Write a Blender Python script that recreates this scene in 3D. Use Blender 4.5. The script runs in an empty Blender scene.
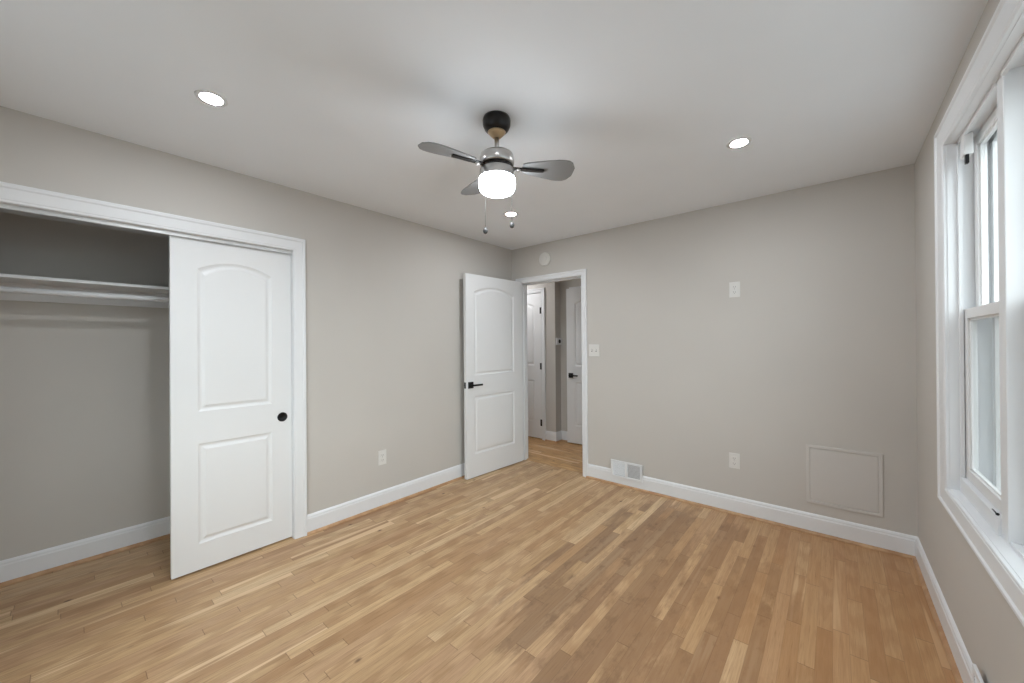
import bpy, bmesh, math, random
from mathutils import Vector, Matrix
random.seed(7)
S = bpy.context.scene
COL = S.collection
# ------------------------------------------------------------------ camera
W, D, H = 3.2612, 3.4049, 2.44          # right wall x, back wall y, ceiling z
NEAR = -0.57                            # wall behind the camera
FPX = 380.6266
yaw, roll, pitch = .7021, -.0074, .0027
cam_d = bpy.data.cameras.new('camera'); cam = bpy.data.objects.new('camera', cam_d); COL.objects.link(cam)
cam_d.sensor_width = 36; cam_d.sensor_fit = 'HORIZONTAL'; cam_d.lens = FPX/1024*36
cam_d.shift_y = 0.86/1024; cam_d.clip_start = .02
R0 = Vector((math.cos(yaw), math.sin(yaw), 0)); F0 = Vector((-math.sin(yaw), math.cos(yaw), 0)); U0 = Vector((0, 0, 1))
F1 = F0*math.cos(pitch)+U0*math.sin(pitch); U1 = U0*math.cos(pitch)-F0*math.sin(pitch)
R2 = R0*math.cos(roll)+U1*math.sin(roll); U2 = U1*math.cos(roll)-R0*math.sin(roll)
m = Matrix((R2, U2, -F1)).transposed().to_4x4(); m.translation = (2.8739, 0, 1.3472)
cam.matrix_world = m
S.camera = cam
# ------------------------------------------------------------------ world, exposure
wd = bpy.data.worlds.new('world'); S.world = wd; wd.use_nodes = True
bg = wd.node_tree.nodes['Background']
SKY_STRENGTH, SUN_GLOW, GROUND = 1.9, 6.0, 1.3      # hazy sky, brightest on the sun's side (behind the camera)
_n = wd.node_tree.nodes; _l = wd.node_tree.links
_tc = _n.new('ShaderNodeTexCoord'); _dp = _n.new('ShaderNodeVectorMath'); _dp.operation = 'DOT_PRODUCT'
_dp.inputs[1].default_value = Vector((1, -.42, .55)).normalized(); _l.new(_tc.outputs['Generated'], _dp.inputs[0])
_sz = _n.new('ShaderNodeSeparateXYZ'); _l.new(_tc.outputs['Generated'], _sz.inputs[0])
def _m(op, a, b_=None):
    n = _n.new('ShaderNodeMath'); n.operation = op
    for i, v in enumerate((a, b_)):
        if v is None: continue
        if isinstance(v, (int, float)): n.inputs[i].default_value = v
        else: _l.new(v, n.inputs[i])
    return n.outputs[0]
_glow = _m('MULTIPLY', _m('POWER', _m('MAXIMUM', _dp.outputs['Value'], 0.), 1.6), SUN_GLOW)
_up = _n.new('ShaderNodeMapRange'); _up.interpolation_type = 'SMOOTHSTEP'; _up.inputs[1].default_value = -.04; _up.inputs[2].default_value = .06
_l.new(_sz.outputs[2], _up.inputs[0])
_sky = _m('ADD', _glow, SKY_STRENGTH)
_tot = _m('ADD', _m('MULTIPLY', _sky, _up.outputs[0]), _m('MULTIPLY', _m('SUBTRACT', 1., _up.outputs[0]), GROUND))
bg.inputs[0].default_value = (.88, .95, 1, 1); _l.new(_tot, bg.inputs[1])
DISC_E, GLOBE_E, HALL_E = 440, 34, 560
S.view_settings.view_transform = 'Standard'; S.view_settings.look = 'None'
S.view_settings.gamma = 1; S.view_settings.use_curve_mapping = False
S.view_settings.exposure = 0.0

# ------------------------------------------------------------------ materials
def lin(c):
    return tuple(((v/255)/12.92 if v/255 <= .04045 else ((v/255+.055)/1.055)**2.4) for v in c)
def newmat(name):
    mt = bpy.data.materials.new(name); mt.use_nodes = True
    return mt, mt.node_tree, mt.node_tree.nodes['Principled BSDF']
def paint(name, rgb, rough=.5, bump=.02, scale=250, metal=0, spec=.5, var=.03):
    mt, nt, p = newmat(name)
    n = nt.nodes.new('ShaderNodeTexNoise'); n.inputs['Scale'].default_value = scale; n.inputs['Detail'].default_value = 3
    g = nt.nodes.new('ShaderNodeNewGeometry'); nt.links.new(g.outputs['Position'], n.inputs['Vector'])
    n2 = nt.nodes.new('ShaderNodeTexNoise'); n2.inputs['Scale'].default_value = 2.2
    nt.links.new(g.outputs['Position'], n2.inputs['Vector'])
    mx = nt.nodes.new('ShaderNodeMix'); mx.data_type = 'RGBA'
    mx.inputs['A'].default_value = (*[v*(1-var) for v in rgb], 1); mx.inputs['B'].default_value = (*[min(1, v*(1+var)) for v in rgb], 1)
    nt.links.new(n2.outputs['Fac'], mx.inputs['Factor']); nt.links.new(mx.outputs['Result'], p.inputs['Base Color'])
    if bump:
        b = nt.nodes.new('ShaderNodeBump'); b.inputs['Strength'].default_value = bump; b.inputs['Distance'].default_value = .002
        nt.links.new(n.outputs['Fac'], b.inputs['Height']); nt.links.new(b.outputs['Normal'], p.inputs['Normal'])
    p.inputs['Roughness'].default_value = rough; p.inputs['Metallic'].default_value = metal
    p.inputs['Specular IOR Level'].default_value = spec
    return mt
def emit(name, rgb, e):
    mt, nt, p = newmat(name)
    p.inputs['Base Color'].default_value = (*rgb, 1); p.inputs['Emission Color'].default_value = (*rgb, 1)
    p.inputs['Emission Strength'].default_value = e; p.inputs['Roughness'].default_value = .4
    return mt
M = {}
M['wall'] = paint('greige_wall_paint', (.575, .546, .508), .75, .06)
M['ceiling'] = paint('white_ceiling_paint', (.87, .905, .95), .85, .06)
M['trim'] = paint('white_trim_paint', (.80, .81, .825), .38, .01, 90, var=.01)
M['door'] = paint('white_door_paint', (.80, .805, .81), .42, .02, 120, var=.01)
M['vinyl'] = paint('white_window_vinyl', (.80, .80, .80), .35, 0, var=.01)
M['plate'] = paint('ivory_plate_plastic', (.74, .725, .695), .35, 0, var=.01)
M['slot'] = paint('dark_slot', (.20, .19, .18), .6, 0)
M['cover'] = paint('offwhite_cover_plastic', (.73, .715, .68), .45, 0, var=.01)
M['duct'] = paint('grey_duct_interior', (.50, .50, .50), .7, 0)
M['black'] = paint('matte_black_metal', (.006, .006, .007), .45, 0, spec=.3)
M['bronze'] = paint('black_bronze_metal', (.008, .006, .005), .3, 0, spec=.35)
M['nickel'] = paint('brushed_nickel', (.56, .55, .54), .28, 0, metal=1)
M['steel'] = paint('dull_dark_steel', (.07, .07, .07), .5, 0, metal=0)
M['floor_refl'] = paint('tan_reflection_nickel', (.55, .40, .24), .35, 0, metal=.8)  # tan is the wood floor's reflection, painted into the metal
M['blade'] = paint('grey_blade_finish', (.22, .22, .22), .45, .02, 60)
M['track'] = paint('steel_track', (.55, .55, .55), .4, 0, metal=.5)
M['alu'] = paint('grey_aluminium', (.45, .46, .47), .45, 0)
M['disc'] = emit('led_lens', (.90, .95, 1), DISC_E)
M['halldisc'] = emit('added_hall_lens', (.97, .98, 1), HALL_E)
M['globe'] = emit('frosted_lit_glass', (.88, .945, 1), GLOBE_E)
# clear glass: light passes, surface reflects by Fresnel
mt, nt, p = newmat('clear_glass'); nt.nodes.remove(p)
tr = nt.nodes.new('ShaderNodeBsdfTransparent'); tr.inputs[0].default_value = (.93, .95, .94, 1)
gl = nt.nodes.new('ShaderNodeBsdfGlossy'); gl.inputs['Roughness'].default_value = .02
fr = nt.nodes.new('ShaderNodeFresnel'); fr.inputs[0].default_value = 1.45
mx = nt.nodes.new('ShaderNodeMixShader'); out = nt.nodes['Material Output']
bk = nt.nodes.new('ShaderNodeNewGeometry'); inv = nt.nodes.new('ShaderNodeMath'); inv.operation = 'SUBTRACT'; inv.inputs[0].default_value = 1
nt.links.new(bk.outputs['Backfacing'], inv.inputs[1]); ml = nt.nodes.new('ShaderNodeMath'); ml.operation = 'MULTIPLY'
nt.links.new(inv.outputs[0], ml.inputs[0]); nt.links.new(fr.outputs[0], ml.inputs[1])   # reflect only on the outer face of the pane
nt.links.new(ml.outputs[0], mx.inputs[0]); nt.links.new(tr.outputs[0], mx.inputs[1]); nt.links.new(gl.outputs[0], mx.inputs[2]); nt.links.new(mx.outputs[0], out.inputs[0])
M['glass'] = mt
# fine insect screen
mt, nt, p = newmat('insect_screen'); nt.nodes.remove(p)
tr = nt.nodes.new('ShaderNodeBsdfTransparent'); df = nt.nodes.new('ShaderNodeBsdfDiffuse'); df.inputs[0].default_value = (.22, .22, .22, 1)
mx = nt.nodes.new('ShaderNodeMixShader'); mx.inputs[0].default_value = .35
nt.links.new(tr.outputs[0], mx.inputs[1]); nt.links.new(df.outputs[0], mx.inputs[2]); nt.links.new(mx.outputs[0], nt.nodes['Material Output'].inputs[0])
M['screen'] = mt

def wood_floor(name, tones, swap=False, worn=True):
    mt, nt, p = newmat(name); N = nt.nodes.new; L = nt.links.new
    def val(x):
        return x
    def math_(op, a, b=None, c=None, clamp=False):
        n = N('ShaderNodeMath'); n.operation = op; n.use_clamp = clamp
        for i, v in enumerate((a, b, c)):
            if v is None: continue
            if isinstance(v, (int, float)): n.inputs[i].default_value = v
            else: L(v, n.inputs[i])
        return n.outputs[0]
    geo = N('ShaderNodeNewGeometry'); sp = N('ShaderNodeSeparateXYZ'); L(geo.outputs['Position'], sp.inputs[0])
    X, Y = sp.outputs[0], sp.outputs[1]
    if swap: X, Y = Y, X
    def comb(a, b, c=0.):
        n = N('ShaderNodeCombineXYZ')
        for i, v in enumerate((a, b, c)):
            if isinstance(v, (int, float)): n.inputs[i].default_value = v
            else: L(v, n.inputs[i])
        return n.outputs[0]
    def white(v, seed=0.):
        n = N('ShaderNodeTexWhiteNoise'); n.noise_dimensions = '4D'; n.inputs['W'].default_value = seed; L(v, n.inputs['Vector'])
        return n.outputs['Value']
    def noise(v, scale, detail=3, rough=.5, dist=0.):
        n = N('ShaderNodeTexNoise'); n.inputs['Scale'].default_value = scale; n.inputs['Detail'].default_value = detail
        n.inputs['Roughness'].default_value = rough; n.inputs['Distortion'].default_value = dist; L(v, n.inputs['Vector'])
        return n.outputs['Fac']
    def maprange(v, a, b, c, d):
        n = N('ShaderNodeMapRange'); L(v, n.inputs[0])
        for i, k in enumerate((a, b, c, d)): n.inputs[i+1].default_value = k
        return n.outputs[0]
    def mix(f, a, b, mode='MIX'):
        n = N('ShaderNodeMix'); n.data_type = 'RGBA'; n.blend_type = mode
        for k, v in (('Factor', f), ('A', a), ('B', b)):
            s = n.inputs[k] if k == 'Factor' else [q for q in n.inputs if q.name == k and q.type == 'RGBA'][0]
            if isinstance(v, (int, float)): s.default_value = v
            elif isinstance(v, tuple): s.default_value = (*v, 1)
            else: L(v, s)
        return [q for q in n.outputs if q.type == 'RGBA'][0]
    PW = .0572
    u = math_('DIVIDE', X, PW); ix = math_('FLOOR', u); fu = math_('FRACT', u)
    r1 = white(comb(ix, 0., 0.), 1.3); r2 = white(comb(ix, 0., 0.), 5.7)
    ln = math_('MULTIPLY_ADD', r2, .7, .45)
    v = math_('ADD', math_('DIVIDE', Y, ln), math_('MULTIPLY', r1, 37.)); iy = math_('FLOOR', v); fv = math_('FRACT', v)
    cell = comb(ix, iy, 0.)
    rr = white(cell, 2.2); rb = white(cell, 9.1); rc = white(cell, 4.4)
    ramp = N('ShaderNodeValToRGB'); cr = ramp.color_ramp; cr.interpolation = 'LINEAR'
    while len(cr.elements) < len(tones): cr.elements.new(.5)
    for e, (pos, c) in zip(cr.elements, tones): e.position = pos; e.color = (*lin(c), 1)
    L(rr, ramp.inputs[0]); col = ramp.outputs[0]
    # grain stretched along the board
    gv = comb(math_('ADD', math_('MULTIPLY', X, 42.), math_('MULTIPLY', rb, 50.)), math_('ADD', math_('MULTIPLY', Y, 1.6), math_('MULTIPLY', rc, 30.)), 0.)
    g1 = noise(gv, 1.6, 6, .62, .6)
    gv2 = comb(math_('ADD', math_('MULTIPLY', X, 260.), math_('MULTIPLY', rb, 90.)), math_('MULTIPLY', Y, 6.), 0.)
    g2 = noise(gv2, 1., 3, .6)
    col = mix(maprange(g1, .42, .66, .0, .36), col, lin((142, 104, 70)))
    col = mix(maprange(g2, .46, .72, .0, .42), col, lin((138, 100, 68)))
    fl = noise(comb(math_('ADD', math_('MULTIPLY', X, 170.), math_('MULTIPLY', rb, 70.)), math_('ADD', math_('MULTIPLY', Y, 7.), math_('MULTIPLY', rc, 50.)), 0.), 1., 2, .5)
    col = mix(maprange(fl, .60, .72, .0, .55), col, lin((118, 84, 54)))
    # cathedral figure
    wv = N('ShaderNodeTexWave'); wv.wave_type = 'RINGS'; wv.inputs['Scale'].default_value = 1.3; wv.inputs['Distortion'].default_value = 5; wv.inputs['Detail'].default_value = 2
    L(comb(math_('ADD', math_('MULTIPLY', X, 18.), math_('MULTIPLY', rb, 40.)), math_('ADD', math_('MULTIPLY', Y, 1.1), math_('MULTIPLY', rc, 40.)), 0.), wv.inputs['Vector'])
    col = mix(math_('MULTIPLY', maprange(wv.outputs['Fac'], .3, .8, .0, .32), math_('GREATER_THAN', rc, .55)), col, lin((146, 108, 72)))
    # light sapwood streaks along a few boards
    sm = math_('MULTIPLY', math_('GREATER_THAN', rb, .84), maprange(noise(gv, .55, 2, .5, .4), .52, .60, .0, .75))
    col = mix(sm, col, lin((226, 196, 158)))
    # knots
    vo = N('ShaderNodeTexVoronoi'); vo.inputs['Scale'].default_value = 1.; L(comb(math_('MULTIPLY', X, 7.5), math_('MULTIPLY', Y, 4.2), 0.), vo.inputs['Vector'])
    kn = math_('MULTIPLY', maprange(vo.outputs['Distance'], .03, .10, .9, .0), math_('GREATER_THAN', white(vo.outputs['Position'], 3.), .45))
    col = mix(kn, col, lin((78, 46, 26)))
    if worn:
        # grey-brown traffic wear, ragged, following the boards
        def blob(cx_, cy_, rx, ry):
            a = math_('POWER', math_('DIVIDE', math_('SUBTRACT', X, cx_), rx), 2.); b = math_('POWER', math_('DIVIDE', math_('SUBTRACT', Y, cy_), ry), 2.)
            return math_('SUBTRACT', 1., math_('ADD', a, b))
        XQ = math_('ADD', math_('MULTIPLY', X, .25), math_('MULTIPLY', math_('MULTIPLY', math_('ADD', ix, .5), PW), .75))   # mostly board by board
        nn = noise(comb(math_('MULTIPLY', X, 9.), math_('MULTIPLY', Y, 2.6), math_('MULTIPLY', rr, 2.)), 1., 5, .65)
        X0, X = X, XQ
        d = math_('MAXIMUM', blob(2.10, 2.30, .50, .95), blob(2.30, 1.60, .46, .55))
        d = math_('MAXIMUM', d, blob(1.80, 1.70, .19, .45))
        X = X0
        d = math_('ADD', math_('MULTIPLY', d, .9), maprange(nn, .3, .7, -.55, .45))
        d = math_('ADD', d, math_('MULTIPLY_ADD', rb, 1.7, -.75))
        msk = maprange(d, .0, .5, .0, .72)
        col = mix(msk, col, lin((132, 101, 75)))
        blot = maprange(noise(comb(math_('MULTIPLY', X, 14.), math_('MULTIPLY', Y, 6.), 3.), 1., 4, .7), .53, .66, .0, .65)
        col = mix(math_('MULTIPLY', blot, maprange(d, -.2, .5, .1, 1.)), col, lin((118, 90, 66)))
        # amber tint towards the far right corner, partly light colour painted in
        am = math_('MULTIPLY', maprange(X, 1.7, 2.9, .0, 1.), maprange(Y, .5, 2.2, .35, 1.))
        am = math_('MULTIPLY', am, maprange(nn, .2, .7, .75, 1.), clamp=True)
        col = mix(math_('MULTIPLY', am, .55), col, lin((186, 132, 80)), 'MIX')
    # joints
    e1 = math_('MINIMUM', fu, math_('SUBTRACT', 1., fu)); j1 = maprange(e1, .0, .022, 1., .0)
    e2 = math_('MULTIPLY', math_('MINIMUM', fv, math_('SUBTRACT', 1., fv)), ln); j2 = maprange(e2, .0, .0022, 1., .0)
    js = math_('MAXIMUM', math_('MULTIPLY', j1, maprange(r2, .0, 1., .2, .7)), math_('MULTIPLY', j2, .8))
    col = mix(js, col, lin((96, 64, 40)))
    L(col, p.inputs['Base Color'])
    bp = N('ShaderNodeBump'); bp.inputs['Strength'].default_value = .25; bp.inputs['Distance'].default_value = .001
    L(math_('SUBTRACT', math_('MULTIPLY', g1, .3), js), bp.inputs['Height']); L(bp.outputs[0], p.inputs['Normal'])
    L(maprange(g1, .3, .7, .34, .46), p.inputs['Roughness'])
    p.inputs['Specular IOR Level'].default_value = .4
    return mt
TONES = [(0., (186, 152, 112)), (.2, (202, 168, 128)), (.42, (190, 154, 119)), (.6, (210, 176, 134)), (.8, (178, 140, 102)), (.93, (220, 190, 150)), (1., (164, 125, 90))]
M['floor'] = wood_floor('oak_strip_floor', TONES)
TH = [(0., (200, 152, 98)), (.3, (214, 168, 112)), (.6, (206, 158, 104)), (.85, (222, 180, 124)), (1., (186, 138, 88))]
M['hallfloor'] = wood_floor('oak_hall_floor', TH, swap=True, worn=False)
def shoe_wood():
    mt, nt, p = newmat('stained_shoe_wood')
    g = nt.nodes.new('ShaderNodeNewGeometry'); n = nt.nodes.new('ShaderNodeTexNoise'); n.inputs['Scale'].default_value = 14
    r = nt.nodes.new('ShaderNodeValToRGB'); r.color_ramp.elements[0].color = (*lin((170, 128, 92)), 1); r.color_ramp.elements[1].color = (*lin((196, 158, 120)), 1)
    r.color_ramp.elements[0].position = .3; r.color_ramp.elements[1].position = .7
    nt.links.new(g.outputs['Position'], n.inputs['Vector']); nt.links.new(n.outputs['Fac'], r.inputs[0]); nt.links.new(r.outputs[0], p.inputs['Base Color'])
    p.inputs['Roughness'].default_value = .4
    return mt
M['shoe'] = shoe_wood()

# ------------------------------------------------------------------ helpers
class MB:
    def __init__(s): s.v = []; s.f = []; s.sm = []
    def add(s, vs, fs, smooth=False):
        o = len(s.v); s.v += [tuple(v) for v in vs]; s.f += [tuple(i+o for i in f) for f in fs]; s.sm += [smooth]*len(fs); return s
    def box(s, x0, x1, y0, y1, z0, z1):
        x0, x1 = sorted((x0, x1)); y0, y1 = sorted((y0, y1)); z0, z1 = sorted((z0, z1))
        return s.add([(x0, y0, z0), (x1, y0, z0), (x1, y1, z0), (x0, y1, z0), (x0, y0, z1), (x1, y0, z1), (x1, y1, z1), (x0, y1, z1)],
              [(0, 3, 2, 1), (4, 5, 6, 7), (0, 1, 5, 4), (1, 2, 6, 5), (2, 3, 7, 6), (3, 0, 4, 7)])
    def bbox(s, x0, x1, y0, y1, z0, z1, b=.002):
        bm = bmesh.new(); mb = MB().box(x0, x1, y0, y1, z0, z1)
        vs = [bm.verts.new(v) for v in mb.v]
        for f in mb.f: bm.faces.new([vs[i] for i in f])
        bmesh.ops.bevel(bm, geom=list(bm.edges), offset=b, segments=2, affect='EDGES', profile=.5)
        bm.verts.ensure_lookup_table(); bm.verts.index_update()
        s.add([v.co[:] for v in bm.verts], [[v.index for v in f.verts] for f in bm.faces]); bm.free(); return s
    def lathe(s, prof, c=(0, 0, 0), n=32, axis='z', smooth=True):
        vs = []; fs = []
        for (r, h) in prof:
            for k in range(n):
                a = 2*math.pi*k/n; q = (r*math.cos(a), r*math.sin(a), h)
                if axis == 'x': q = (q[2], q[0], q[1])
                elif axis == 'y': q = (q[1], q[2], q[0])
                vs.append((q[0]+c[0], q[1]+c[1], q[2]+c[2]))
        for i in range(len(prof)-1):
            for k in range(n):
                a, b = i*n+k, i*n+(k+1) % n; fs.append((a, b, b+n, a+n))
        s.add(vs, fs, smooth)
        o = len(s.v)-len(vs)
        s.f.append(tuple(o+k for k in reversed(range(n)))); s.sm.append(False)
        s.f.append(tuple(o+(len(prof)-1)*n+k for k in range(n))); s.sm.append(False)
        return s
    def sweep(s, prof, path, closed=False):
        """prof: list of (out, up) pairs; path: list of (point, outdir, updir)"""
        n = len(prof); vs = []; fs = []
        for (pt, od, ud) in path:
            for (a, b) in prof: vs.append(tuple(Vector(pt)+Vector(od)*a+Vector(ud)*b))
        m_ = len(path)
        for i in range(m_ if closed else m_-1):
            for k in range(n):
                a, b = i*n+k, i*n+(k+1) % n; c, d = ((i+1) % m_)*n+(k+1) % n, ((i+1) % m_)*n+k
                fs.append((a, b, c, d))
        if not closed: fs += [tuple(reversed(range(n))), tuple((m_-1)*n+k for k in range(n))]
        return s.add(vs, fs)
    def build(s, name, mat, parent=None, loc=None, fix=True):
        me = bpy.data.meshes.new(name); me.from_pydata(s.v, [], s.f)
        for p_, q in zip(me.polygons, s.sm): p_.use_smooth = q
        if fix:
            bm = bmesh.new(); bm.from_mesh(me); bmesh.ops.recalc_face_normals(bm, faces=bm.faces); bm.to_mesh(me); bm.free()
        me.materials.append(M[mat] if isinstance(mat, str) else mat)
        o = bpy.data.objects.new(name, me); COL.objects.link(o)
        if parent: o.parent = parent
        if loc: o.location = loc
        return o
def tag(o, label=None, cat=None, group=None, kind=None):
    if label: o['label'] = label
    if cat: o['category'] = cat
    if group: o['group'] = group
    if kind: o['kind'] = kind
    return o
def struct(o, label=None, cat=None): return tag(o, label, cat, kind='structure')
def empty(name, loc, rz=0):
    o = bpy.data.objects.new(name, None); COL.objects.link(o); o.location = loc; o.rotation_euler = (0, 0, rz); o.empty_display_size = .1
    return o
def copy_tree(o, parent=None):
    c = o.copy(); COL.objects.link(c); c.parent = parent
    for ch in list(o.children): copy_tree(ch, c)
    return c

# ------------------------------------------------------------------ room shell
T = .12
CB = -.74                                # closet back
OY0, OY1, OZ = -.42, 1.043, 2.008        # closet opening
EX0, EX1, EZ = .124, .928, 2.035         # entrance opening
WY0, WY1, WZ0, WZ1 = .56, 2.53, .69, 2.212   # window opening
struct(MB().box(CB-T, W+.16, NEAR-T, D+.06, -.1, 0).build('floor', 'floor'), 'oak strip floor of the bedroom and closet, worn near the far wall', 'floor')
struct(MB().box(-1.8, 2.5, D+.06, 5.5, -.1, 0).build('floor', 'hallfloor'), 'golden oak hall floor seen through the open doorway', 'floor')
struct(MB().box(CB-T, W+.16, NEAR-T, D+T, H, H+.1).build('ceiling', 'ceiling'), 'flat white bedroom ceiling', 'ceiling')
struct(MB().box(-1.8, 2.5, D+T, 5.5, H, H+.1).build('ceiling', 'ceiling'), 'hall ceiling beyond the doorway', 'ceiling')
b = MB(); b.box(-T, 0, OY1, D+T, 0, H); b.box(-T, 0, NEAR, OY0, 0, H); b.box(-T, 0, OY0, OY1, OZ, H)
struct(b.build('wall_left', 'wall'), 'greige left wall with the closet opening', 'wall')
b = MB(); b.box(0, EX0, D, D+T, 0, H); b.box(EX1, W+.16, D, D+T, 0, H); b.box(EX0, EX1, D, D+T, EZ, H)
struct(b.build('wall_back', 'wall'), 'greige far wall with the doorway and access panel', 'wall')
RT = .16
b = MB(); b.box(W, W+RT, NEAR-T, WY0, 0, H); b.box(W, W+RT, WY1, D, 0, H); b.box(W, W+RT, WY0, WY1, 0, WZ0-.02); b.box(W, W+RT, WY0, WY1, WZ1+.02, H)
struct(b.build('wall_right', 'wall'), 'greige right wall around the window', 'wall')
NX0, NX1, NZ0, NZ1 = .70, 2.50, .72, 2.12      # unseen window added behind the camera for daylight
b = MB(); b.box(CB-T, NX0, NEAR-T, NEAR, 0, H); b.box(NX1, W, NEAR-T, NEAR, 0, H); b.box(NX0, NX1, NEAR-T, NEAR, 0, NZ0); b.box(NX0, NX1, NEAR-T, NEAR, NZ1, H)
struct(b.build('wall_near', 'wall'), 'greige wall behind the camera', 'wall')
b = MB(); b.box(CB-T, CB, NEAR, 1.3+T, 0, H); b.box(CB, -T, 1.3, 1.3+T, 0, H)
struct(b.build('wall_closet', 'wall'), 'greige rear wall inside the closet', 'wall')
# hall
HY = 4.33
b = MB(); b.box(-1.7, -1.06, HY, HY+T, 0, H); b.box(-.240, -.018, HY, HY+T, 0, H); b.box(-1.06, -.240, HY, HY+T, 2.065, H)
b.box(-.12, -.018, HY+T, 4.46, 0, H); b.box(-.12, .17, 4.46, 4.46+T, 0, H); b.box(.17, .90, 4.46, 4.46+T, 2.07, H); b.box(.90, 2.4, 4.46, 4.46+T, 0, H)
struct(b.build('wall_hall', 'wall'), 'hall wall stepping back beyond the doorway', 'wall')
b = MB(); b.box(-1.8, -T, D, D+T, 0, H); b.box(-1.8, -1.7, D+T, 5.5, 0, H); b.box(2.4, 2.5, D+T, 5.5, 0, H); b.box(-1.7, 2.4, 5.4, 5.5, 0, H)
struct(b.build('wall_hall_end', 'wall'), 'outer walls closing the hall', 'wall')

# baseboards: profile (out from wall, up)
BBP = [(0, 0), (.014, 0), (.014, .108), (.011, .114), (.011, .124), (.006, .133), (0, .137)]
SHP = [(.014, 0), (.031, 0), (.030, .007), (.026, .013), (.020, .017), (.014, .018)]
def baseboard(name, pts, outs, label, shoe=True, shoemat='shoe'):
    path = [(p_, o_, (0, 0, 1)) for p_, o_ in zip(pts, outs)]
    o = MB().sweep(BBP, path).build(name, 'trim'); struct(o, label, 'baseboard')
    if shoe:
        s_ = MB().sweep(SHP, path).build('shoe_molding', shoemat, o); s_['label'] = 'wood-coloured quarter round shoe molding'
    return o
baseboard('baseboard_left', [(0, 1.118, 0), (0, D, 0)], [(1, 0, 0), (1, -1, 0)], 'white baseboard along the left wall')
baseboard('baseboard_back', [(.972, D, 0), (W, D, 0)], [(0, -1, 0), (-1, -1, 0)], 'white baseboard along the far wall')
baseboard('baseboard_right', [(W, D, 0), (W, NEAR, 0)], [(-1, -1, 0), (-1, 1, 0)], 'white baseboard along the window wall')
baseboard('baseboard_closet', [(CB, NEAR, 0), (CB, 1.3, 0)], [(1, 1, 0), (1, -1, 0)], 'white baseboard inside the closet')
baseboard('baseboard_near', [(0, NEAR, 0), (W, NEAR, 0)], [(0, 1, 0), (-1, 1, 0)], 'white baseboard behind the camera')
baseboard('baseboard_hall', [(-.18, HY, 0), (-.018, HY, 0), (-.018, 4.46, 0), (.13, 4.46, 0)], [(0, -1, 0), (1, -1, 0), (1, -1, 0), (0, -1, 0)], 'white baseboard around the hall wall corner')

# casings: profile (across from opening edge outward, out from wall)
def casing_prof(w, t=.016):
    return [(0, 0), (0, t*.6), (.004, t*.72), (.010, t*.72), (.014, t*.85), (w-.022, t*.95), (w-.016, t*1.25), (w-.004, t*1.3), (w, t*1.1), (w, 0)]
def casing(name, corners, dirs, nrm, w, label, closed=False, t=.016, mat='trim'):
    path = [(c, d, nrm) for c, d in zip(corners, dirs)]
    return struct(MB().sweep(casing_prof(w, t), path, closed).build(name, mat), label, 'trim')
casing('trim_1', [(0, OY1-.004, 0), (0, OY1-.004, OZ-.004), (0, OY0+.004, OZ-.004), (0, OY0+.004, 0)], [(0, 1, 0), (0, 1, 1.14), (0, -1, 1.14), (0, -1, 0)], (1, 0, 0), .078, 'white casing around the closet opening')
casing('trim_2', [(EX0+.003, D, 0), (EX0+.003, D, EZ-.003), (EX1-.003, D, EZ-.003), (EX1-.003, D, 0)], [(-1, 0, 0), (-1, 0, 1), (1, 0, 1), (1, 0, 0)], (0, -1, 0), .058, 'white casing around the entrance doorway')
# jamb liners with stop
b = MB(); b.box(EX0-.001, EX0+.006, D+.001, D+T, 0, EZ); b.box(EX1-.006, EX1+.001, D+.001, D+T, 0, EZ); b.box(EX0, EX1, D+.001, D+T, EZ-.006, EZ+.001)
b.box(EX0+.006, EX0+.018, D+.045, D+.08, 0, EZ-.006); b.box(EX1-.018, EX1-.006, D+.045, D+.08, 0, EZ-.006); b.box(EX0+.006, EX1-.006, D+.045, D+.08, EZ-.018, EZ-.006)
struct(b.build('trim_3', 'trim'), 'white door jamb lining the entrance doorway', 'trim')
b = MB(); b.box(-T, -.001, OY1-.006, OY1+.001, 0, OZ); b.box(-T, -.001, OY0-.001, OY0+.006, 0, OZ); b.box(-T, -.001, OY0, OY1, OZ-.006, OZ+.001)
struct(b.build('trim_4', 'trim'), 'white jamb lining the closet opening', 'trim')
# hall casings
casing('trim_5', [(-.240, HY, 0), (-.240, HY, 2.055), (-1.06, HY, 2.055), (-1.06, HY, 0)], [(1, 0, 0), (1, 0, 1), (-1, 0, 1), (-1, 0, 0)], (0, -1, 0), .06, 'white casing around the hinged hall door')

# closet track
tk = empty('closet_track', (-.012, (OY0+OY1)/2, OZ-.006)); hl = (OY1-OY0)/2-.007
tag(tk, 'thin metal sliding-door track under the closet head casing', 'track')
b = MB(); b.box(-.085, .003, -hl, hl, -.003, 0); b.box(0, .003, -hl, hl, -.022, -.003); b.box(-.042, -.040, -hl, hl, -.022, -.003); b.box(-.085, -.083, -hl, hl, -.022, -.003)
b.build('rail', 'track', tk)

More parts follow.
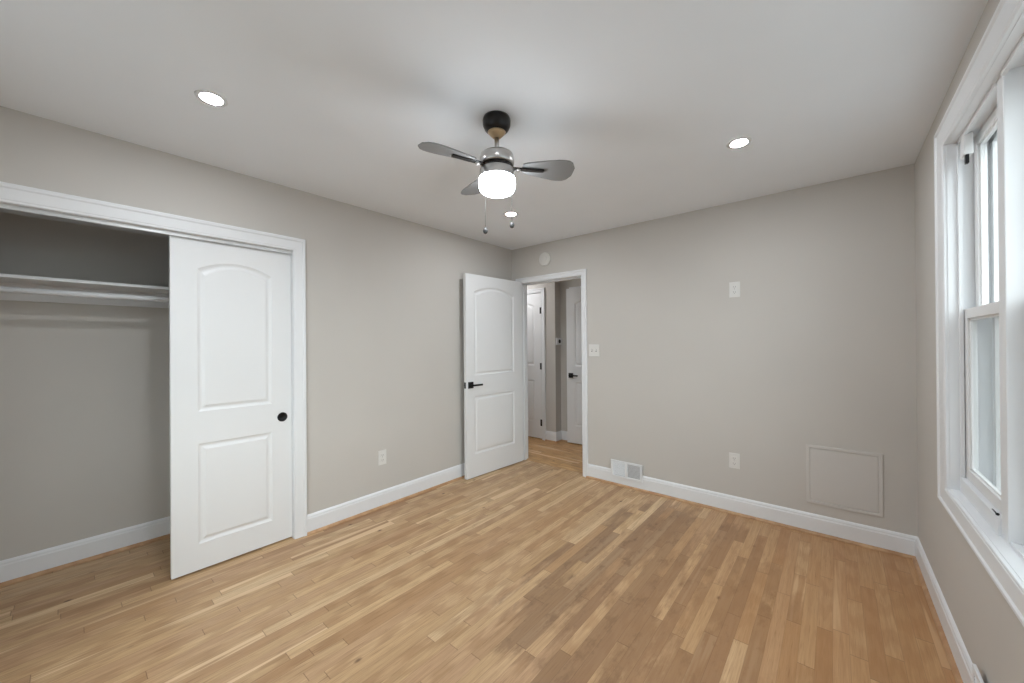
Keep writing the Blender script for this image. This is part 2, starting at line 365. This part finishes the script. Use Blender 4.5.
# ------------------------------------------------------------------ two-panel arch-top doors
def door_slab(w, h, th, panels, both=True):
    """local: u along +x from 0..w, front face at y=0 (normal -y), thickness to +y; panels = [(u0,u1,z0,z1,sag)]"""
    mb = MB(); NS = 14
    PR = [(0, 0), (.006, .0035), (.014, .0065), (.022, .0065), (.036, .001), (.040, .0005)]   # inset, depth
    def face(sign, y0):
        def yy(d): return y0+sign*d
        def quad(u0, u1, za0, za1, zb0, zb1):
            mb.add([(u0, yy(0), za0), (u1, yy(0), zb0), (u1, yy(0), zb1), (u0, yy(0), za1)], [(0, 1, 2, 3)])
        u0, u1 = panels[0][0], panels[0][1]
        quad(0, u0, 0, h, 0, h); quad(u1, w, 0, h, 0, h)
        zs = 0; prev_top = None
        ps = sorted(panels, key=lambda q: q[2])
        us = [u0+(u1-u0)*k/NS for k in range(NS+1)]
        def top(pn, u, ins=0):
            a, c, z0, z1, sag = pn; t = (u-(a+c)/2)/((c-a)/2); return z1+sag*(1-t*t)-sag*0-ins
        lo = [0]*(NS+1)
        for pn in ps+[None]:
            hi = [pn[2]]*(NS+1) if pn else [h]*(NS+1)
            for k in range(NS): quad(us[k], us[k+1], lo[k], hi[k], lo[k+1], hi[k+1])
            if pn: lo = [top(pn, u) for u in us]
        for pn in ps:
            a, c, z0, z1, sag = pn; rings = []
            for ins, dp in PR:
                r = [(a+ins+(c-a-2*ins)*k/NS, z0+ins) for k in range(NS+1)]
                for k in range(NS, -1, -1):
                    u = a+ins+(c-a-2*ins)*k/NS; t = (k/NS-.5)*2
                    r.append((u, z1+sag*(1-t*t)-ins))
                rings.append([(u, yy(dp), z) for u, z in r])
            n = len(rings[0])
            vs = [p_ for r in rings for p_ in r]; fs = []
            for i in range(len(rings)-1):
                for k in range(n):
                    A, B = i*n+k, i*n+(k+1) % n; fs.append((A, B, B+n, A+n))
            o = (len(rings)-1)*n
            for k in range(NS): fs.append((o+k, o+k+1, o+n-2-k, o+n-1-k))
            mb.add(vs, fs)
    face(1, 0)
    if both: face(-1, th)
    else: mb.add([(0, th, 0), (w, th, 0), (w, th, h), (0, th, h)], [(0, 1, 2, 3)])
    mb.add([(0, 0, 0), (0, th, 0), (0, th, h), (0, 0, h)], [(0, 1, 2, 3)]); mb.add([(w, 0, 0), (w, th, 0), (w, th, h), (w, 0, h)], [(0, 1, 2, 3)])
    mb.add([(0, 0, 0), (w, 0, 0), (w, th, 0), (0, th, 0)], [(0, 1, 2, 3)]); mb.add([(0, 0, h), (w, 0, h), (w, th, h), (0, th, h)], [(0, 1, 2, 3)])
    return mb
def lever(parent, u, z, dirn, y=0, sgn=-1):
    """square rosette with straight lever on face y, pointing dirn along x; sgn -1 = sticks out to -y"""
    s_ = sgn
    b = MB().bbox(u-.032, u+.032, y, y+s_*.009, z-.032, z+.032, .0015)
    r = b.build('rosette', 'black', parent)
    b = MB().lathe([(.010, 0), (.010, .045)], (0, 0, 0), 16, 'y'); b.v = [(p_[0]+u, y+s_*(p_[1]+.006), p_[2]+z) for p_ in b.v]
    b.bbox(u-.011*dirn, u+.118*dirn, y+s_*.042, y+s_*.056, z-.009, z+.009, .002)
    h = b.build('door_handle', 'black', parent)
    return h
def hinge(parent, u, z, y=0):
    b = MB().lathe([(.006, -.045), (.006, .045)], (u, y-.004, z), 12); b.box(u-.03, u-.001, y-.002, y+.001, z-.045, z+.045)
    b.build('hinge', 'black', parent)

# sliding closet door (front plane x = -.025, runs along y)
PN_C = [(.122, .515, .155, .750, 0), (.122, .515, .942, 1.797, .055)]
cd = door_slab(.636, 1.974, .034, PN_C, False).build('door_2', 'door')
cd.location = (-.026, .400, .011); cd.rotation_euler = (0, 0, math.pi/2)
struct(cd, 'white two-panel arch-top sliding closet door with a round black pull', 'door')
b = MB().lathe([(.031, 0), (.031, -.004), (.027, -.006), (.024, -.006), (.022, -.001), (0.001, -.001)], (0, 0, 0), 32, 'y')
b.v = [(p_[0]+.577, p_[1], p_[2]+.843) for p_ in b.v]
b.build('finger_pull', 'black', cd)

# entrance door, open ~95 degrees against the left wall; hall-side face towards the room
hx, hy = .158, D-.018; fx_, fy_ = .110, 2.566
dl = math.hypot(hx-fx_, hy-fy_)
ed = door_slab(.822, 2.034, .035, [(.105, .690, .228, .812, 0), (.105, .690, 1.020, 1.862, .062)]).build('door_1', 'door')
ed.location = (fx_, fy_, .010); ed.rotation_euler = (0, 0, math.atan2(hy-fy_, hx-fx_))
struct(ed, 'white two-panel entrance door standing open against the left wall with black lever', 'door')
lever(ed, .055, .925, 1)
lever(ed, .055, .925, 1, .035, 1)
b = MB().box(-.0015, .0005, .005, .030, .925-.03, .925+.03); b.box(-.008, 0, .010, .024, .925-.008, .925+.008); b.build('latch_plate', 'black', ed)
for hz_ in (.25, 1.0, 1.80): 
    b = MB().lathe([(.006, -.045), (.006, .045)], (.828, .040, hz_), 12); b.box(.8215, .823, .004, .035, hz_-.045, hz_+.045); b.build('hinge', 'black', ed)

# hall door with hinges
hd = door_slab(.70, 2.035, .035, [(.12, .58, .228, .812, 0), (.12, .58, 1.020, 1.862, .055)]).build('door_3', 'door')
hd.location = (-.250-.70, HY-.001, .014)
struct(hd, 'white hall door with black hinges on its right side seen through the doorway', 'door')
for hz_ in (.22, 1.01, 1.79): hinge(hd, .704, hz_, 0)
b = MB(); b.box(-.249, -.239, HY+.002, HY+T, 0, 2.06); b.box(-1.06, -.951, HY+.002, HY+T, 0, 2.06); b.box(-1.06, -.240, HY+.002, HY+T, 2.052, 2.066)
b.box(-.951, -.249, HY+.045, HY+.09, 0, 2.05)
struct(b.build('trim_6', 'trim'), 'white jamb and stop of the hinged hall door', 'trim')
# far hall door, ajar
fd = door_slab(.76, 2.06, .035, [(.12, .64, .228, .812, 0), (.12, .64, 1.020, 1.862, .055)]).build('door_4', 'door')
fd.location = (.128, 4.385, .014); fd.rotation_euler = (0, 0, math.radians(5))
struct(fd, 'white hall door with black lever standing ajar at the right of the doorway view', 'door')
lever(fd, .060, .900, 1)
casing('trim_7', [(.165, 4.46, 0), (.165, 4.46, 2.07), (.90, 4.46, 2.07), (.90, 4.46, 0)], [(-1, 0, 0), (-1, 0, 1), (1, 0, 1), (1, 0, 0)], (0, -1, 0), .03, 'narrow white casing behind the ajar hall door')

# ------------------------------------------------------------------ window
casing('trim_8', [(W, WY0, WZ0), (W, WY1, WZ0), (W, WY1, WZ1), (W, WY0, WZ1)], [(0, -1, -.68), (0, 1, -.68), (0, 1, .80), (0, -1, .80)], (-1, 0, 0), .115, 'wide white picture-frame casing around the double window', True, .018)
XJ = -.001
b = MB(); b.box(W+XJ, W+RT, WY1-.004, WY1+.02, WZ0-.02, WZ1+.02); b.box(W+XJ, W+RT, WY0-.02, WY0+.004, WZ0-.02, WZ1+.02)
b.box(W+XJ, W+RT, WY0, WY1, WZ1-.002, WZ1+.02); b.box(W+XJ, W+RT+.02, WY0, WY1, WZ0-.02, WZ0+.002)
MY0, MY1 = 1.956, 2.02
b.bbox(3.295, W+RT, MY0, MY1, WZ0, WZ1, .003)
# stops and stool step
for (a0, a1) in ((WY0+.004, MY0), (MY1, WY1-.004)):
    if a1 > 2.3: b.box(3.290, 3.302, a1-.014, a1, WZ0, WZ1)
    b.box(3.290, 3.302, a0, a1, WZ1-.016, WZ1)
    if a1 > 2.3: b.bbox(3.288, 3.318, a0, a1, WZ0, WZ0+.062, .003)
    else: b.add([(3.30, a0, WZ0+.012), (3.42, a0, WZ0-.01), (3.42, a1, WZ0-.01), (3.30, a1, WZ0+.012), (3.30, a0, WZ0-.015), (3.42, a0, WZ0-.015), (3.42, a1, WZ0-.015), (3.30, a1, WZ0-.015)], [(0, 1, 2, 3), (4, 5, 6, 7), (0, 1, 5, 4), (2, 3, 7, 6), (0, 3, 7, 4), (1, 2, 6, 5)])
struct(b.build('trim_9', 'trim'), 'white window jambs, stops, mullion and sill inside the casing', 'trim')
def window_unit(name, y0, y1, label, dx, zb):
    root = empty(name, (3.305+dx, (y0+y1)/2, WZ0)); struct(root, label, 'window')
    hw = (y1-y0)/2-.004; ht = WZ1-WZ0; zm = 1.460-WZ0
    def sash(nm, x0, z0, z1, st, br, tr_):
        b = MB(); t = .028
        b.bbox(x0, x0+t, -hw, -hw+st, z0, z1, .002); b.bbox(x0, x0+t, hw-st, hw, z0, z1, .002)
        b.bbox(x0, x0+t, -hw+st-.001, hw-st+.001, z0, z0+br, .002); b.bbox(x0, x0+t, -hw+st-.001, hw-st+.001, z1-tr_, z1, .002)
        # glazing bead
        g = .008
        b.box(x0+.008, x0+.020, -hw+st, -hw+st+g, z0+br, z1-tr_); b.box(x0+.008, x0+.020, hw-st-g, hw-st, z0+br, z1-tr_)
        b.box(x0+.008, x0+.020, -hw+st, hw-st, z0+br, z0+br+g); b.box(x0+.008, x0+.020, -hw+st, hw-st, z1-tr_-g, z1-tr_)
        o = b.build(nm, 'vinyl', root)
        MB().box(x0+.013, x0+.016, -hw+st, hw-st, z0+br, z1-tr_).build('glass', 'glass', o)
        return o
    sash('lower_sash', 0, zb, zm+.02, .045, .045, .042)
    sash('upper_sash', .032, zm-.022, ht-.004, .045, .045, .042)
    # exterior storm frame with a screen over the lower half
    b = MB(); x = .075-dx*.4
    b.box(x, x+.02, -hw, -hw+.04, .0, ht-.004); b.box(x, x+.02, hw-.04, hw, .0, ht-.004); b.box(x, x+.02, -hw, hw, ht-.045, ht-.004); b.box(x, x+.02, -hw, hw, .0, .035); b.box(x, x+.02, -hw, hw, zm-.02, zm+.02)
    o = b.build('storm_frame', 'vinyl', root)
    MB().box(x+.012, x+.013, -hw+.04, hw-.04, .035, zm-.02).build('insect_screen', 'screen', root)
    return root
window_unit('window_1', MY1, WY1-.004, 'narrow white double-hung window left of the mullion', 0, .063)
window_unit('window_2', WY0+.004, MY0, 'wide white window right of the mullion at the photo edge', .034, .004)  # out-of-view width extended to let in more daylight
# unseen double window, added behind the camera to bring in daylight
casing('trim_10', [(NX0, NEAR, NZ0), (NX1, NEAR, NZ0), (NX1, NEAR, NZ1), (NX0, NEAR, NZ1)], [(-1, 0, -1), (1, 0, -1), (1, 0, 1), (-1, 0, 1)], (0, 1, 0), .09, 'white casing around the added unseen window behind the camera', True)
nw = empty('window_3_added', ((NX0+NX1)/2, NEAR-.06, NZ0)); struct(nw, 'unseen white double window added behind the camera for daylight', 'window')
hw = (NX1-NX0)/2; hh = NZ1-NZ0
b = MB()
for x0, x1 in ((-hw, -hw+.045), (hw-.045, hw), (-.04, .04)): b.box(x0, x1, -.03, .02, 0, hh)
for z0, z1 in ((0, .045), (hh-.045, hh), (hh/2-.02, hh/2+.02)):
    b.box(-hw+.045, -.04, -.03, .02, z0, z1); b.box(.04, hw-.045, -.03, .02, z0, z1)
b.build('window_frame', 'vinyl', nw)
MB().box(-hw+.045, -.04, -.008, -.004, .045, hh-.045).build('glass', 'glass', nw)
MB().box(.04, hw-.045, -.008, -.004, .045, hh-.045).build('glass', 'glass', nw)
# shade bracket in the upper far corner of the reveal
sb = empty('shade_bracket', (3.297, 2.445, WZ1-.022)); tag(sb, 'small white roller shade bracket with black pin in the window top corner', 'bracket')
MB().bbox(-.006, .020, -.03, .03, -.075, .012, .003).build('bracket_body', 'vinyl', sb)
MB().bbox(-.002, .008, -.032, -.012, -.112, -.0755, .001).build('bracket_pin', 'black', sb)
# small black sash stop pin on the stool
sp_ = empty('sash_pin', (3.292, 2.045, WZ0+.0625)); tag(sp_, 'tiny black metal pin lying on the window sill by the mullion', 'pin')
b = MB().lathe([(.002, 0), (.002, .05)], (0, 0, .004), 10, 'y'); b.build('pin_shaft', 'black', sp_)
MB().lathe([(.004, -.006), (.005, -.003), (.004, 0)], (0, 0, .005), 14, 'y').build('pin_head', 'black', sp_)
# ------------------------------------------------------------------ closet shelf and rod
sh = empty('closet_shelf', (CB, .35, 1.70)); tag(sh, 'white closet shelf board on a wall cleat inside the open closet', 'shelf')
YS0, YS1 = NEAR-.35+.002, 1.3-.35-.002
MB().bbox(.001, .300, YS0, YS1, .014, .032, .002).build('board', 'trim', sh)
MB().box(.001, .019, YS0, YS1, -.085, .0135).build('cleat', 'trim', sh)
MB().box(.0195, .29, YS0, YS0+.018, -.085, .0135).build('cleat', 'trim', sh)
MB().box(.0195, .29, YS1-.018, YS1, -.085, .0135).build('cleat', 'trim', sh)
rd = empty('closet_rod', (CB+.265, .35, 1.652)); tag(rd, 'white round hanging rod running below the closet shelf', 'rod')
MB().lathe([(.0165, YS0+.02), (.0165, YS1-.02)], (0, 0, 0), 24, 'y').build('pole', 'trim', rd)
for yy in (YS0+.0185, YS1-.0245): MB().lathe([(.028, 0), (.028, .006)], (0, yy, 0), 24, 'y').build('rod_socket', 'trim', rd)

# ------------------------------------------------------------------ wall fittings
def outlet(loc, rz, label, kind='duplex'):
    r = empty('wall_outlet', loc, rz); tag(r, label, 'outlet')
    MB().bbox(-.037, .037, -.006, 0, -.06, .06, .003).build('cover_plate', 'plate', r)
    for z in (.020, -.020):
        f = MB().bbox(-.017, .017, -.0085, -.0055, z-.0145, z+.0145, .002).build('receptacle', 'plate', r)
        b = MB(); b.box(-.008, -.0055, -.0092, -.0083, z-.003, z+.006); b.box(.0055, .008, -.0092, -.0083, z-.003, z+.006); b.lathe([(.0025, -.0092), (.0025, -.0083)], (0, 0, z-.009), 10, 'y')
        b.build('slots', 'slot', f)
    MB().lathe([(.003, -.0072), (.003, -.0055)], (0, 0, 0), 12, 'y').build('screw', 'nickel', r)
    return r
outlet((2.283, D, 1.755), 0, 'cream duplex outlet mounted high on the far wall')
outlet((2.271, D, .414), 0, 'cream duplex outlet low on the far wall below the high one')
outlet((0, 1.715, .408), math.pi/2, 'cream duplex outlet low on the left wall beside the closet')
sw = empty('light_switch', (1.060, D, 1.272)); tag(sw, 'cream two-gang toggle switch plate beside the doorway', 'switch')
MB().bbox(-.058, .058, -.006, 0, -.06, .06, .003).build('cover_plate', 'plate', sw)
for u in (-.023, .023):
    t = MB().bbox(u-.0055, u+.0055, -.0075, -.0055, -.013, .013, .001).build('toggle_well', 'slot', sw)
    MB().bbox(u-.004, u+.004, -.018, -.0055, -.004, .010, .001).build('toggle', 'plate', sw)
# round cover
rc = empty('ceiling_alarm_cover', (.474, D, 2.264)); rc.name = 'wall_cover_disc'
tag(rc, 'round off-white cover disc on the wall above the doorway', 'cover')
MB().lathe([(.074, 0), (.074, -.010), (.068, -.016), (.040, -.019), (.001, -.020)], (0, 0, 0), 40, 'y').build('disc', 'cover', rc)
MB().lathe([(.036, -.0185), (.036, -.024), (.031, -.026), (.001, -.026)], (0, 0, 0), 32, 'y').build('center_cap', 'cover', rc)
# vents
def vent(loc, rz, label):
    r = empty('vent_register', loc, rz); tag(r, label, 'vent')
    w, h = .153, .080
    b = MB(); t = -.010
    b.bbox(-w, w, t, 0, h-.020, h, .002); b.bbox(-w, w, t, 0, -h, -h+.020, .002); b.bbox(-w, -w+.022, t, 0, -h+.019, h-.019, .002); b.bbox(w-.022, w, t, 0, -h+.019, h-.019, .002); b.bbox(-.012, .012, t, 0, -h+.019, h-.019, .002)
    b.build('frame', 'trim', r)
    MB().box(-w+.01, w-.01, -.0015, 0, -h+.01, h-.01).build('duct_opening', 'duct', r)
    b = MB()
    for sgn in (-1, 1):
        for k in range(11):
            z = -h+.026+k*.0108; x0, x1 = (.012, w-.022) if sgn > 0 else (-w+.022, -.012)
            dz = -.007 if sgn > 0 else .007
            b.add([(x0, -.0085, z), (x1, -.0085, z), (x1, -.002, z+dz), (x0, -.002, z+dz), (x0, -.0075, z+.001), (x1, -.0075, z+.001), (x1, -.001, z+dz+.001), (x0, -.001, z+dz+.001)],
                  [(0, 1, 2, 3), (4, 5, 6, 7), (0, 1, 5, 4), (3, 2, 6, 7), (0, 3, 7, 4), (1, 2, 6, 5)])
    b.build('louvers', 'trim', r)
    return r
vent((1.390, D-.0145, .156), 0, 'white louvered vent register set into the baseboard of the far wall')
vent((W-.0145, 1.915, .130), -math.pi/2, 'white louvered vent register on the window wall at the bottom right corner')
# access panel
ap = empty('access_panel', (2.912, D, .414)); tag(ap, 'wall-coloured square access panel low on the far wall by the corner', 'panel')
w, h = .196, .204; fw = .022
b = MB(); b.sweep([(0, 0), (0, .006), (-.003, .0075), (-.019, .0075), (-.022, .005), (-.022, 0)], [((-w, 0, -h), (-1, 0, -1), (0, -1, 0)), ((w, 0, -h), (1, 0, -1), (0, -1, 0)), ((w, 0, h), (1, 0, 1), (0, -1, 0)), ((-w, 0, h), (-1, 0, 1), (0, -1, 0))], True)
M['panel'] = paint('panel_paint', (.615, .59, .56), .55, .02)
b.build('panel_frame', 'panel', ap)
MB().bbox(-w+.023, w-.023, -.0055, 0, -h+.024, h-.024, .002).build('hatch', 'panel', ap)
# thermostat
th = empty('thermostat', (-.018, 4.395, 1.370), 0); tag(th, 'small white thermostat with dark dial on the hall wall', 'thermostat')
MB().bbox(.0, .026, -.058, .058, -.048, .048, .004).build('housing', 'trim', th)
MB().lathe([(.026, .026), (.026, .031), (.021, .033)], (0, 0, 0), 24, 'x').build('dial', 'black', th)

# ------------------------------------------------------------------ recessed lights
def downlight(x, y, label, mat='disc', grp='recessed ceiling lights'):
    r = empty('recessed_light', (x, y, H)); tag(r, label, 'ceiling light', grp)
    MB().lathe([(.0412, 0), (.060, 0), (.058, -.0018), (.0412, -.0022)], (0, 0, 0), 40).build('trim_ring', 'trim', r)
    MB().lathe([(.041, -.0015), (.0405, -.003), (.001, -.0035)], (0, 0, 0), 40).build('lens', mat, r)
    return r
downlight(.780, .430, 'lit round recessed light above the closet side of the ceiling')
downlight(.799, 2.452, 'lit round recessed light near the far corner behind the fan chains')
downlight(2.483, 2.407, 'lit round recessed light nearest the window')
downlight(2.483, .430, 'lit round recessed light above the camera')
downlight(-.75, 3.86, 'unseen recessed light added to brighten the hall', 'halldisc', 'added hall light')  # unseen lamp, put in to light the hall

# ------------------------------------------------------------------ ceiling fan
fan = empty('ceiling_fan', (1.631, 1.366, H)); tag(fan, 'ceiling fan with grey blades, black canopy and lit drum light', 'ceiling fan')
MB().lathe([(.064, 0), (.068, -.012), (.067, -.035), (.058, -.055), (.044, -.068)], n=40).build('canopy', 'bronze', fan)
MB().lathe([(.044, -.068), (.036, -.078), (.022, -.092), (.014, -.098)], n=32).build('canopy_neck', 'floor_refl', fan)
MB().lathe([(.0115, -.095), (.0115, -.180)], n=20).build('downrod', 'nickel', fan)
MB().lathe([(.02, -.170), (.060, -.172), (.078, -.178), (.083, -.192), (.083, -.224), (.078, -.230)], n=48).build('motor_housing', 'nickel', fan)
MB().lathe([(.074, -.228), (.074, -.250)], n=48).build('blade_hub', 'bronze', fan)
MB().lathe([(.076, -.248), (.083, -.252), (.084, -.286), (.084, -.292)], n=48).build('light_kit_collar', 'nickel', fan)
MB().lathe([(.081, -.290), (.087, -.294), (.089, -.308), (.088, -.334), (.082, -.352), (.066, -.363), (.038, -.368), (.001, -.369)], n=48).build('lamp_shade', 'globe', fan)
def blade(ang):
    bm_ = MB(); n = 14; L0, L1 = .125, .385; pts = []
    for k in range(n+1):
        t = k/n; r = L0+(L1-L0)*t
        hw = .030+.044*min(1, t*1.5)**.8
        if t > .80: hw *= math.sqrt(max(0, 1-((t-.80)/.20)**2*.86))
        if t < .05: hw *= .9
        pts.append((r, hw))
    pt_ = math.radians(-13); vs = []
    for (r, hw) in pts:
        for s_ in (-1, 1):
            for dz in (-.003, .003):
                vs.append((r, s_*hw*math.cos(pt_), s_*hw*math.sin(pt_)+dz))
    fs = []
    for k in range(n):
        a = k*4; c = a+4
        fs += [(a, a+2, c+2, c), (a+1, c+1, c+3, a+3), (a, c, c+1, a+1), (a+2, a+3, c+3, c+2)]
    fs += [(0, 1, 3, 2), (n*4, n*4+2, n*4+3, n*4+1)]
    bm_.add(vs, fs)
    o = bm_.build('blade', 'blade', fan, (0, 0, -.232)); o.rotation_euler = (0, 0, ang)
    b = MB(); b.bbox(.070, .150, -.014, .014, -.010, -.004, .002); b.bbox(.140, .235, -.012, .012, -.012, -.0035, .002)
    a_ = b.build('blade_arm', 'bronze', o)
    MB().lathe([(.010, -.018), (.012, -.013), (.012, -.004)], (.105, 0, 0), 16).build('knob', 'nickel', o)
for a in (-107, 50, 156): blade(math.radians(a))
def chain(dx, dy, z0, z1):
    b = MB(); b.lathe([(.0007, z1), (.0007, z0)], (dx, dy, 0), 6)
    n = int((z0-z1)/.012)
    for k in range(n): b.lathe([(.0005, z1+k*.012-.0015), (.0013, z1+k*.012), (.0005, z1+k*.012+.0015)], (dx, dy, 0), 6)
    o = b.build('pull_chain', 'steel', fan)
    MB().lathe([(.003, z1+.004), (.009, z1-.004), (.012, z1-.014), (.009, z1-.024), (.002, z1-.028)], (dx, dy, 0), 20).build('chain_fob', 'steel', o)
def off(r, d): return (r*R0.x+d*F0.x, r*R0.y+d*F0.y)
chain(*off(-.063, .072), -.285, -.512); chain(*off(.071, .072), -.285, -.484)
